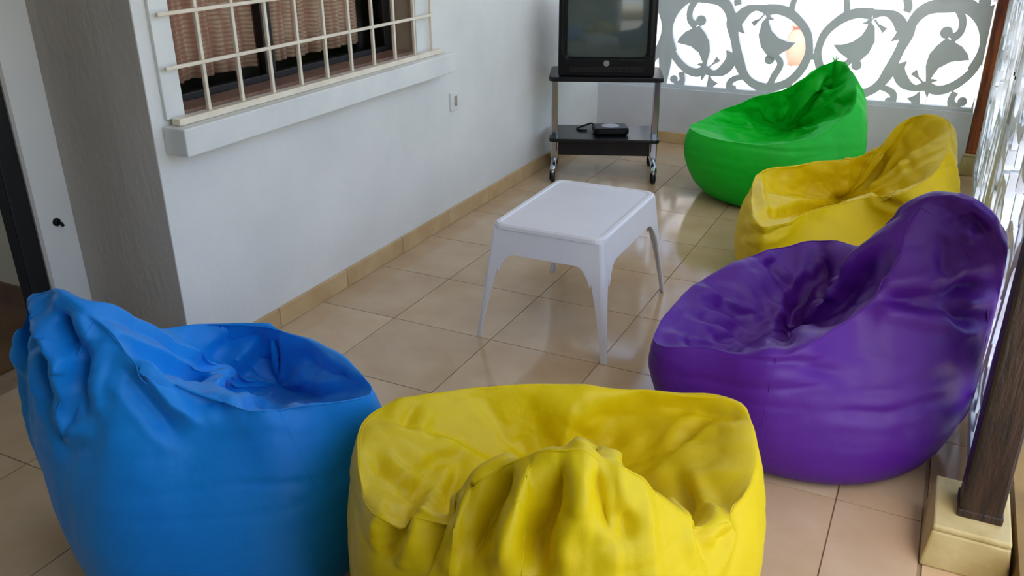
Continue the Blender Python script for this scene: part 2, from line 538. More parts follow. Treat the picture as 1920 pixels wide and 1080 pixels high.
# ------------------------------------------------------------------ scroll cut screens
SCREEN_AXIS = 1.3117
SCREEN_ROW = 0.5900
SCREEN_STROKES = [[(0.8536, 0.5548, 0.0497), (0.886, 0.4624, 0.0608), (0.8978, 0.3678, 0.0276)],
 [(0.8344, 0.2204, 0.0387), (0.8676, 0.3091, 0.0415), (0.8745, 0.3947, 0.0525), (0.8357, 0.4878, 0.058), (0.7563, 0.5509, 0.0608), (0.651, 0.5523, 0.0608),
  (0.5734, 0.538, 0.0553), (0.5254, 0.5021, 0.0497), (0.4961, 0.4492, 0.0442), (0.4837, 0.3908, 0.0525), (0.4621, 0.3192, 0.0415), (0.4401, 0.2466, 0.0442),
  (0.4215, 0.1851, 0.0525), (0.3865, 0.1154, 0.0415), (0.3355, 0.0681, 0.0387), (0.2682, 0.0439, 0.0442), (0.1954, 0.0505, 0.0387), (0.1176, 0.0883, 0.0387),
  (0.0593, 0.1593, 0.0387), (0.0267, 0.2441, 0.0359), (0.0276, 0.3056, 0.0332), (0.0485, 0.3737, 0.0359), (0.0943, 0.43, 0.0387), (0.1525, 0.4742, 0.0442),
  (0.2189, 0.4947, 0.0442), (0.2879, 0.4918, 0.0497)],
 [(0.8672, 0.2977, 0.0332), (0.8397, 0.2207, 0.0332), (0.7925, 0.1586, 0.0359), (0.7353, 0.1156, 0.0387), (0.6773, 0.1019, 0.0415), (0.6239, 0.1217, 0.0442)],
 [(0.6239, 0.1217, 0.0442), (0.5708, 0.1055, 0.0276), (0.5166, 0.1255, 0.0497), (0.4807, 0.1712, 0.0553), (0.4795, 0.2133, 0.0387), (0.5047, 0.2478, 0.0033)],
 [(0.2879, 0.4918, 0.0442), (0.3487, 0.5002, 0.0276), (0.4015, 0.4852, 0.0442), (0.4421, 0.4409, 0.0553), (0.4497, 0.3948, 0.0442), (0.4062, 0.3514, 0.0033)],
 [(0.7116, 0.538, 0.0332), (0.7438, 0.478, 0.0304), (0.7421, 0.4158, 0.0304), (0.7036, 0.3796, 0.0387)],
 [(0.2277, 0.2386, 0.0332), (0.2064, 0.2312, 0.0276), (0.1773, 0.1862, 0.0304), (0.2046, 0.1201, 0.0304), (0.231, 0.0534, 0.0276)],
 [(0.7766, 0.098, 0.0276), (0.7638, 0.0489, 0.0304), (0.794, 0.0032, 0.0497)],
 [(0.3778, 0.0963, 0.0221), (0.4255, 0.0878, 0.0276), (0.4645, 0.0602, 0.0304), (0.4667, 0.0109, 0.0304), (0.4622, -0.0332, 0.0387)],
 [(0.6239, 0.1217, 0.0276), (0.6356, 0.0865, 0.0166), (0.6414, 0.0596, 0.0044)], [(0.6218, 0.1336, 0.0166), (0.6466, 0.1505, 0.0166), (0.6762, 0.1546, 0.0028)],
 [(0.2858, 0.4684, 0.0166), (0.2719, 0.4473, 0.0166), (0.2443, 0.4401, 0.0028)], [(0.6174, 0.1273, 0.0077), (0.5843, 0.1578, 0.0077), (0.568, 0.1716, 0.0077)],
 [(0.3037, 0.4634, 0.0077), (0.3316, 0.4297, 0.0077), (0.3447, 0.4186, 0.0077)], [(0.1525, 0.4742, 0.0276), (0.1478, 0.5268, 0.0265), (0.1338, 0.5844, 0.0249)],
 [(0.4583, 0.5106, 0.0332), (0.4645, 0.5393, 0.0332), (0.4442, 0.5952, 0.0332)], [(0.8202, 0.5148, 0.0332), (0.8332, 0.554, 0.0442), (0.8278, 0.6084, 0.0442)],
 [(0.649, 0.5634, 0.0332), (0.642, 0.602, 0.0332)], [(0.8588, 0.4219, 0.0332), (0.9048, 0.4243, 0.0332)],
 [(0.8836, 0.0173, 0.0221), (0.8984, 0.1079, 0.0276), (0.9025, 0.1962, 0.0332), (0.8908, 0.3106, 0.0332)],
 [(0.1176, 0.0883, 0.0276), (0.1081, 0.0243, 0.0276), (0.1436, -0.0558, 0.0387)], [(0.0237, 0.2439, 0.0276), (-0.0186, 0.2412, 0.0276)]]
SCREEN_POLYS = [[(0.6813, 0.3841), (0.6404, 0.3414), (0.6107, 0.293), (0.6034, 0.2337), (0.6147, 0.175), (0.6212, 0.1215), (0.6431, 0.1233), (0.6435, 0.1682), (0.6722, 0.2236),
  (0.7254, 0.2595), (0.8133, 0.2758), (0.7994, 0.3077), (0.7663, 0.3431), (0.716, 0.37)],
 [(0.2754, 0.4621), (0.3099, 0.4227), (0.3228, 0.3467), (0.3003, 0.2796), (0.2556, 0.2283), (0.1951, 0.2396), (0.1362, 0.2786), (0.1055, 0.315), (0.1514, 0.3177),
  (0.2045, 0.337), (0.2483, 0.3753), (0.2702, 0.4208)],
 [(0.601, 0.0927), (0.6135, -0.0132), (0.5744, -0.0167), (0.5678, 0.0228), (0.5385, 0.0448), (0.5751, 0.0632)],
 [(0.5357, 0.18), (0.5636, 0.2072), (0.5833, 0.1637), (0.576, 0.1572)], [(0.3757, 0.419), (0.3544, 0.3927), (0.3288, 0.4295), (0.3359, 0.4386)]]
SCREEN_DISCS = [(0.6762, 0.4124, 0.0321), (0.245, 0.2093, 0.0287), (0.8206, 0.0508, 0.0249), (0.4426, 0.0243, 0.0177), (0.1607, -0.0031, 0.0221)]

def catmull(pts, per=8):
    out = []
    n = len(pts)
    for i in range(n - 1):
        p0, p1, p2, p3 = pts[max(i - 1, 0)], pts[i], pts[i + 1], pts[min(i + 2, n - 1)]
        for k in range(per):
            t = k / per
            out.append(tuple(0.5 * ((2 * b) + (-a + c) * t + (2 * a - 5 * b + 4 * c - d) * t * t + (-a + 3 * b - 3 * c + d) * t ** 3) for a, b, c, d in zip(p0, p1, p2, p3)))
    out.append(pts[-1])
    return out

def screen_mesh(sx, sz, th, lo_x, hi_x, modules):
    mb = MB()
    cnt = [0]
    def lift():
        cnt[0] += 1
        return 0.00012 * (cnt[0] % 89)
    def xf(x, mod):
        return min(hi_x, max(lo_x, (mod[0] * x + mod[1]) * sx))
    def put(quads_or_poly, mx, mz):
        n = len(quads_or_poly)
        def pt(p, y):
            z = p[1]
            if mz:
                z = 2 * SCREEN_ROW - z
            return (xf(p[0], mx), y, z * sz)
        l_ = lift()
        vs = [pt(p, -l_) for p in quads_or_poly] + [pt(p, th + l_) for p in quads_or_poly]
        fs = [tuple(range(n)), tuple(reversed(range(n, 2 * n)))]
        for i in range(n):
            fs.append((i, (i + 1) % n, n + (i + 1) % n, n + i))
        mb.add(vs, fs)
    def ribbon(st, mx, mz):
        pts = catmull(st, 7)
        L_, R_ = [], []
        for i, p in enumerate(pts):
            a = pts[max(i - 1, 0)]
            b = pts[min(i + 1, len(pts) - 1)]
            dx, dz = b[0] - a[0], b[1] - a[1]
            l = math.hypot(dx, dz) or 1
            nx, nz = -dz / l, dx / l
            w = max(p[2] * 1.25, 0.002) / 2
            L_.append((p[0] + nx * w, p[1] + nz * w))
            R_.append((p[0] - nx * w, p[1] - nz * w))
        n = len(pts)
        vs = []
        l_ = lift()
        for arr, y in ((L_, -l_), (R_, -l_), (L_, th + l_), (R_, th + l_)):
            for p in arr:
                z = 2 * SCREEN_ROW - p[1] if mz else p[1]
                vs.append((xf(p[0], mx), y, z * sz))
        fs = []
        for i in range(n - 1):
            fs.append((i, i + 1, n + i + 1, n + i))
            fs.append((2 * n + i, 3 * n + i, 3 * n + i + 1, 2 * n + i + 1))
            fs.append((i, 2 * n + i, 2 * n + i + 1, i + 1))
            fs.append((n + i, n + i + 1, 3 * n + i + 1, 3 * n + i))
        fs.append((0, n, 3 * n, 2 * n))
        fs.append((n - 1, 3 * n - 1, 4 * n - 1, 2 * n - 1))
        mb.add(vs, fs)
    def seen(xs, mod):
        return max((mod[0] * x + mod[1]) * sx for x in xs) > lo_x + 0.01
    for mx in modules:
        for mz in (False, True):
            for st in SCREEN_STROKES:
                if not seen([q[0] for q in st], mx):
                    continue
                ribbon(st, mx, mz)
            for pl in SCREEN_POLYS:
                if not seen([q[0] for q in pl], mx):
                    continue
                put(pl, mx, mz)
            for (x, z, r) in SCREEN_DISCS:
                if not seen([x], mx):
                    continue
                put([(x + r * math.cos(2 * math.pi * k / 14), z + r * math.sin(2 * math.pi * k / 14)) for k in range(14)], mx, mz)
    return mb

AX = SCREEN_AXIS
hw = 2.194 - AX
TOPZ = 2 * SCREEN_ROW
sc = tag(empty('scroll_screen', (AX, 5.372, 0.345)), 'light grey scroll cut screen on the low end wall, backlit by sun', 'screen', 'scroll cut screens')
screen_mesh(1, 1, 0.016, -AX + 0.004, hw - 0.002, ((1, 0), (-1, 0), (1, -2 * hw))).build('cut_panel', 'screen', sc)
bx('bottom_rail', 'screen', (-AX + 0.002, hw, -0.013, 0.029, 0.0, 0.020), sc, 0.002)
bx('top_rail', 'screen', (-AX + 0.002, hw, -0.013, 0.029, TOPZ - 0.02, TOPZ + 0.03), sc, 0.002)

def side_screen(yc, half, label):
    e = tag(empty('scroll_screen', (2.262, yc, 0.075), R(-90)), label, 'screen', 'scroll cut screens')
    sxx = half / hw
    szz = 1.15 / TOPZ
    screen_mesh(sxx, szz, 0.028, -half + 0.004, half - 0.004, ((1, 0), (-1, 0))).build('cut_panel', 'screen_lit', e)
    bx('bottom_rail', 'screen', (-half, half, -0.012, 0.040, -0.02, 0.02), e, 0.002)
    bx('top_rail', 'screen', (-half, half, -0.012, 0.040, 1.14, 1.18), e, 0.002)
    for s_ in (-1, 1):
        x = s_ * (half - 0.03)
        bx('stile', 'screen', (x - 0.03, x + 0.03, -0.012, 0.040, 0.02, 1.14), e, 0.002)
        for z in (0.2, 0.75):
            MB().lathe((x, -0.0115, z), [(0.007, 0.0), (0.006, -0.004)], 10, 'y').build('screw', 'black', e)
    return e
side_screen(4.475, 0.815, 'white scroll cut screen along the open side beyond the purple bag')
side_screen(2.85, 0.785, 'white scroll cut screen along the open side next to the purple bag')

# ------------------------------------------------------------------ wooden posts on plinths
def post(x0, x1, y0, y1, m, zp, pl, lbl_post, lbl_pl):
    e = tag(empty('wooden_post', ((x0 + x1) / 2, (y0 + y1) / 2, zp)), lbl_post, 'post', 'wooden posts of the terrace')
    w, d = (x1 - x0) / 2, (y1 - y0) / 2
    bx('shaft', m, (-w, w, -d, d, 0, 2.70 - zp), e, 0.008)
    bx('foot_collar', m, (-w - 0.003, w + 0.003, -d - 0.003, d + 0.003, 0.0, 0.02), e, 0.003)
    p = tag(empty('post_plinth', ((pl[0] + pl[1]) / 2, (pl[2] + pl[3]) / 2, 0)), lbl_pl, 'plinth', 'plinths under the posts')
    w, d = (pl[1] - pl[0]) / 2, (pl[3] - pl[2]) / 2
    b = 0.012
    MB().hexa([(-w - b, -d - b, 0), (w + b, -d - b, 0), (w + b, d + b, 0), (-w - b, d + b, 0), (-w, -d, zp - 0.015), (w, -d, zp - 0.015), (w, d, zp - 0.015), (-w, d, zp - 0.015)]).build('block', 'plinth', p, bevel=0.006)
    bx('cap', 'plinth', (-w, w, -d, d, zp - 0.015, zp), p, 0.005)
post(2.225, 2.312, 1.885, 1.972, 'wood_near', 0.11, (2.175, 2.335, 1.825, 2.035), 'dark brown wooden post nearest the camera', 'cream stone plinth under the dark nearest post')
post(2.200, 2.305, 5.330, 5.435, 'wood_far', 0.12, (2.190, 2.330, 5.315, 5.46), 'reddish brown varnished post at the end of scroll screen', 'cream stone plinth under the reddish far post')

# ------------------------------------------------------------------ plastic table
T = tag(empty('plastic_table', (0.93, 2.72, 0)), 'low white moulded plastic table in the middle of the floor', 'table')
tx, ty, th = 0.2025, 0.285, 0.42
mb = MB()
def rr(hx, hy, r, z, n=5):
    out = []
    for (cx, cy, a0) in ((hx - r, hy - r, 0), (-hx + r, hy - r, 90), (-hx + r, -hy + r, 180), (hx - r, -hy + r, 270)):
        for k in range(n + 1):
            a = R(a0 + 90 * k / n)
            out.append((cx + r * math.cos(a), cy + r * math.sin(a), z))
    return out
rings = [rr(tx - 0.03, ty - 0.03, 0.02, th - 0.004), rr(tx - 0.022, ty - 0.022, 0.025, th - 0.003), rr(tx - 0.018, ty - 0.018, 0.027, th), rr(tx - 0.006, ty - 0.006, 0.034, th), rr(tx, ty, 0.038, th - 0.006), rr(tx + 0.002, ty + 0.002, 0.039, th - 0.018), rr(tx - 0.004, ty - 0.004, 0.036, th - 0.019), rr(tx - 0.006, ty - 0.006, 0.034, th - 0.012), rr(tx - 0.03, ty - 0.03, 0.02, th - 0.012)]
vs = [p for g in rings for p in g]
n = len(rings[0])
fs = [tuple(range(n))]
for i in range(len(rings) - 1):
    for j in range(n):
        fs.append((i * n + j, i * n + (j + 1) % n, (i + 1) * n + (j + 1) % n, (i + 1) * n + j))
fs.append(tuple(reversed(range((len(rings) - 1) * n, len(rings) * n))))
mb.add(vs, fs).build('table_top', 'stool', T, smooth=False, bevel=0.0015)
# aprons: one curved skirt on each side, arched at the corners where the legs begin
def apron(p0, p1, axis_out, name='apron'):
    p0, p1 = Vector(p0), Vector(p1)
    nseg = 24
    outer, inner_ = [], []
    top = th - 0.016
    vs = []
    out = Vector(axis_out)
    for i in range(nseg + 1):
        t = i / nseg
        e = min(t, 1 - t)
        drop = 0.085 + 0.07 * max(0, 1 - e / 0.16) ** 2
        b = p0.lerp(p1, t)
        for (z, off) in ((top, 0), (top - drop, 0.010 * drop / 0.08)):
            for q in (0, -0.006):
                vs.append((b.x + out.x * (off + q), b.y + out.y * (off + q), z))
    fs = []
    for i in range(nseg):
        a, c = i * 4, (i + 1) * 4
        fs += [(a, c, c + 2, a + 2), (a + 1, a + 3, c + 3, c + 1), (a + 2, c + 2, c + 3, a + 3), (a, a + 1, c + 1, c)]
    fs += [(0, 2, 3, 1), (nseg * 4, nseg * 4 + 1, nseg * 4 + 3, nseg * 4 + 2)]
    MB().add(vs, fs).build(name, 'stool', T)
ix, iy = tx - 0.002, ty - 0.002
apron((-ix + 0.03, -iy, 0), (ix - 0.03, -iy, 0), (0, -1, 0))
apron((-ix + 0.03, iy, 0), (ix - 0.03, iy, 0), (0, 1, 0))
apron((-ix, -iy + 0.03, 0), (-ix, iy - 0.03, 0), (-1, 0, 0))
apron((ix, -iy + 0.03, 0), (ix, iy - 0.03, 0), (1, 0, 0))
# legs: L section shells that taper and splay
for sx_ in (-1, 1):
    for sy_ in (-1, 1):
        rows = []
        for k in range(9):
            t = k / 8
            z = (th - 0.018) * (1 - t)
            cx = ix + 0.045 * t
            cy = iy + 0.050 * t
            w = 0.046 * (1 - t) ** 2.4 + 0.019 + 0.012 * (1 - t)
            h = 0.006
            r = 0.012
            prof = [(cx - w, cy), (cx - r, cy), (cx - r * 0.3, cy - r * 0.3), (cx, cy - r), (cx, cy - w), (cx - h, cy - w), (cx - h, cy - r), (cx - h - 0.003, cy - h - 0.003), (cx - r, cy - h), (cx - w, cy - h)]
            rows.append([(sx_ * a, sy_ * b_, z) for a, b_ in prof])
        m_ = len(rows[0])
        vs = [p for g in rows for p in g]
        fs = []
        for i in range(8):
            for j in range(m_):
                fs.append((i * m_ + j, i * m_ + (j + 1) % m_, (i + 1) * m_ + (j + 1) % m_, (i + 1) * m_ + j))
        fs += [tuple(range(m_)), tuple(reversed(range(8 * m_, 9 * m_)))]
        MB().add(vs, fs).build('leg', 'stool', T)

# ------------------------------------------------------------------ television trolley
CA = R(21)
TR = tag(empty('tv_trolley', (0.352, 4.52, 0), CA), 'black two shelf trolley with chrome legs and castors', 'trolley')
hw_ = 0.305
mbs = MB()
def shelf(z, y0, y1, w, name, t=0.028):
    pts = rr(w, (y1 - y0) / 2, 0.03, 0, 5)
    yc = (y0 + y1) / 2
    vs = [(p[0], p[1] + yc, z - t) for p in pts] + [(p[0], p[1] + yc, z) for p in pts]
    k = len(pts)
    fs = [tuple(reversed(range(k))), tuple(range(k, 2 * k))] + [(i, (i + 1) % k, k + (i + 1) % k, k + i) for i in range(k)]
    return MB().add(vs, fs).build(name, 'shelf', TR, bevel=0.004)
shelf(0.570, -0.20, 0.15, hw_, 'top_shelf', 0.024)
shelf(0.238, -0.20, 0.14, hw_ - 0.005, 'lower_shelf', 0.02)
bx('modesty_panel', 'shelf', (-hw_ + 0.055, hw_ - 0.055, -0.165, -0.150, 0.140, 0.218), TR, 0.003)
for s_ in (-1, 1):
    x = s_ * (hw_ - 0.03)
    bx('upright', 'chrome', (x - 0.019, x + 0.019, -0.12, -0.085, 0.095, 0.546), TR, 0.006)
    MB().tube([(x, -0.235, 0.072), (x, -0.17, 0.088), (x, -0.06, 0.098), (x, 0.04, 0.085), (x, 0.15, 0.072)], 0.017, 12).build('foot_beam', 'chrome', TR, True)
    for y in (-0.225, 0.14):
        c = MB().tube([(x, y, 0.070), (x, y, 0.044)], 0.010, 10).build('castor', 'chrome', TR, True)
        MB().lathe((x - 0.013, y + 0.012, 0.031), [(0.024, 0), (0.031, 0.004), (0.031, 0.022), (0.024, 0.026)], 18, 'x').build('wheel', 'castor', c, True)
        MB().lathe((x - 0.018, y + 0.012, 0.036), [(0.020, 0), (0.026, 0.001), (0.026, 0.003), (0.020, 0.004)], 16, 'x').build('wheel_guard', 'castor', c, True)

# ------------------------------------------------------------------ television
TV = tag(empty('television', (0.350, 4.52, 0.571), CA), 'black tube television standing on the trolley', 'television')
tw, thh = 0.255, 0.45
mb = MB()
def rect_ring(w, z0, z1, y, r=0.02):
    cz = (z0 + z1) / 2
    return [(p[0], y, p[1] + cz) for p in rr(w, (z1 - z0) / 2, r, 0, 4)]
rings = [rect_ring(tw - 0.004, 0.004, thh - 0.004, -0.168, 0.012), rect_ring(tw, 0.0, thh, -0.158, 0.014), rect_ring(tw, 0.0, thh, -0.060, 0.016), rect_ring(tw - 0.012, 0.006, thh - 0.012, -0.045, 0.02), rect_ring(tw - 0.05, 0.008, thh - 0.05, 0.06, 0.04), rect_ring(tw - 0.11, 0.012, thh - 0.13, 0.14, 0.04), rect_ring(tw - 0.13, 0.02, thh - 0.16, 0.165, 0.03)]
def loft(rings, cap0=True, cap1=True):
    n = len(rings[0])
    vs = [p for g in rings for p in g]
    fs = []
    for i in range(len(rings) - 1):
        for j in range(n):
            fs.append((i * n + j, i * n + (j + 1) % n, (i + 1) * n + (j + 1) % n, (i + 1) * n + j))
    if cap0:
        fs.append(tuple(reversed(range(n))))
    if cap1:
        fs.append(tuple(range((len(rings) - 1) * n, len(rings) * n)))
    return vs, fs
vs, fs = loft(rings, cap0=False)
mb.add(vs, fs)
# front bezel running into the recessed screen
bz = [rect_ring(tw - 0.004, 0.004, thh - 0.004, -0.168, 0.012), rect_ring(tw - 0.036, 0.088, thh - 0.036, -0.170, 0.02), rect_ring(tw - 0.046, 0.098, thh - 0.046, -0.156, 0.024)]
vs, fs = loft(bz, False, False)
mb.add(vs, fs)
cab = mb.build('cabinet', 'black', TV, smooth=False, bevel=0.003)
# curved picture tube
g = 14
vs, fs = [], []
sw, sz0, sz1 = tw - 0.044, 0.096, thh - 0.044
for i in range(g + 1):
    for j in range(g + 1):
        u, v = 2 * i / g - 1, 2 * j / g - 1
        vs.append((u * sw, -0.164 + 0.010 * (u * u + v * v), sz0 + (sz1 - sz0) * (v + 1) / 2))
for i in range(g):
    for j in range(g):
        a = i * (g + 1) + j
        fs.append((a, a + g + 1, a + g + 2, a + 1))
MB().add(vs, fs).build('picture_tube', 'tvscreen', TV, True)
bx('control_strip', 'shelf', (-tw + 0.06, tw - 0.06, -0.1715, -0.168, 0.022, 0.050), TV, 0.001)
MB().lathe((0, -0.170, 0.068), [(0.016, 0.0), (0.015, -0.003)], 20, 'y').build('badge', 'silver', TV)
for k in range(5):
    x = 0.03 + 0.03 * k
    bx('button', 'black', (x - 0.008, x + 0.008, -0.1735, -0.1715, 0.032, 0.040), TV)
for s_ in (-1, 1):
    bx('speaker_slot', 'shelf', (s_ * (tw - 0.022) - 0.006, s_ * (tw - 0.022) + 0.006, -0.1705, -0.168, 0.11, 0.40), TV)

# receiver box and its cable on the lower shelf
RB = tag(empty('receiver_box', (0.40, 4.49, 0.2385), CA + R(8)), 'small black receiver box on the lower trolley shelf', 'box')
vs, fs = loft([[(p[0], p[1], z) for p in rr(w_, d_, 0.015, 0, 3)] for (w_, d_, z) in ((0.085, 0.06, 0.0), (0.095, 0.07, 0.012), (0.095, 0.07, 0.034), (0.088, 0.062, 0.040))])
MB().add(vs, fs).build('case', 'black', RB, bevel=0.002)
bx('front_strip', 'shelf', (-0.07, 0.07, -0.0715, -0.069, 0.014, 0.030), RB)
MB().lathe((0.0, 0.0, 0.040), [(0.05, 0), (0.05, 0.001), (0.046, 0.002)], 20).build('lid_disc', 'silver', RB)
cb = MB().tube([(0.38 + q[0], 4.50 + q[1], 0.2435 + q[2]) for q in ((-0.07, 0.03, 0.02), (-0.12, 0.05, 0.022), (-0.16, 0.03, 0.008), (-0.18, -0.01, 0.0), (-0.15, -0.04, 0.0), (-0.11, -0.03, 0.0))], 0.005, 8).build('cable', 'black', None, True)
tag(cb, 'short black cable curling beside the receiver box', 'cable')

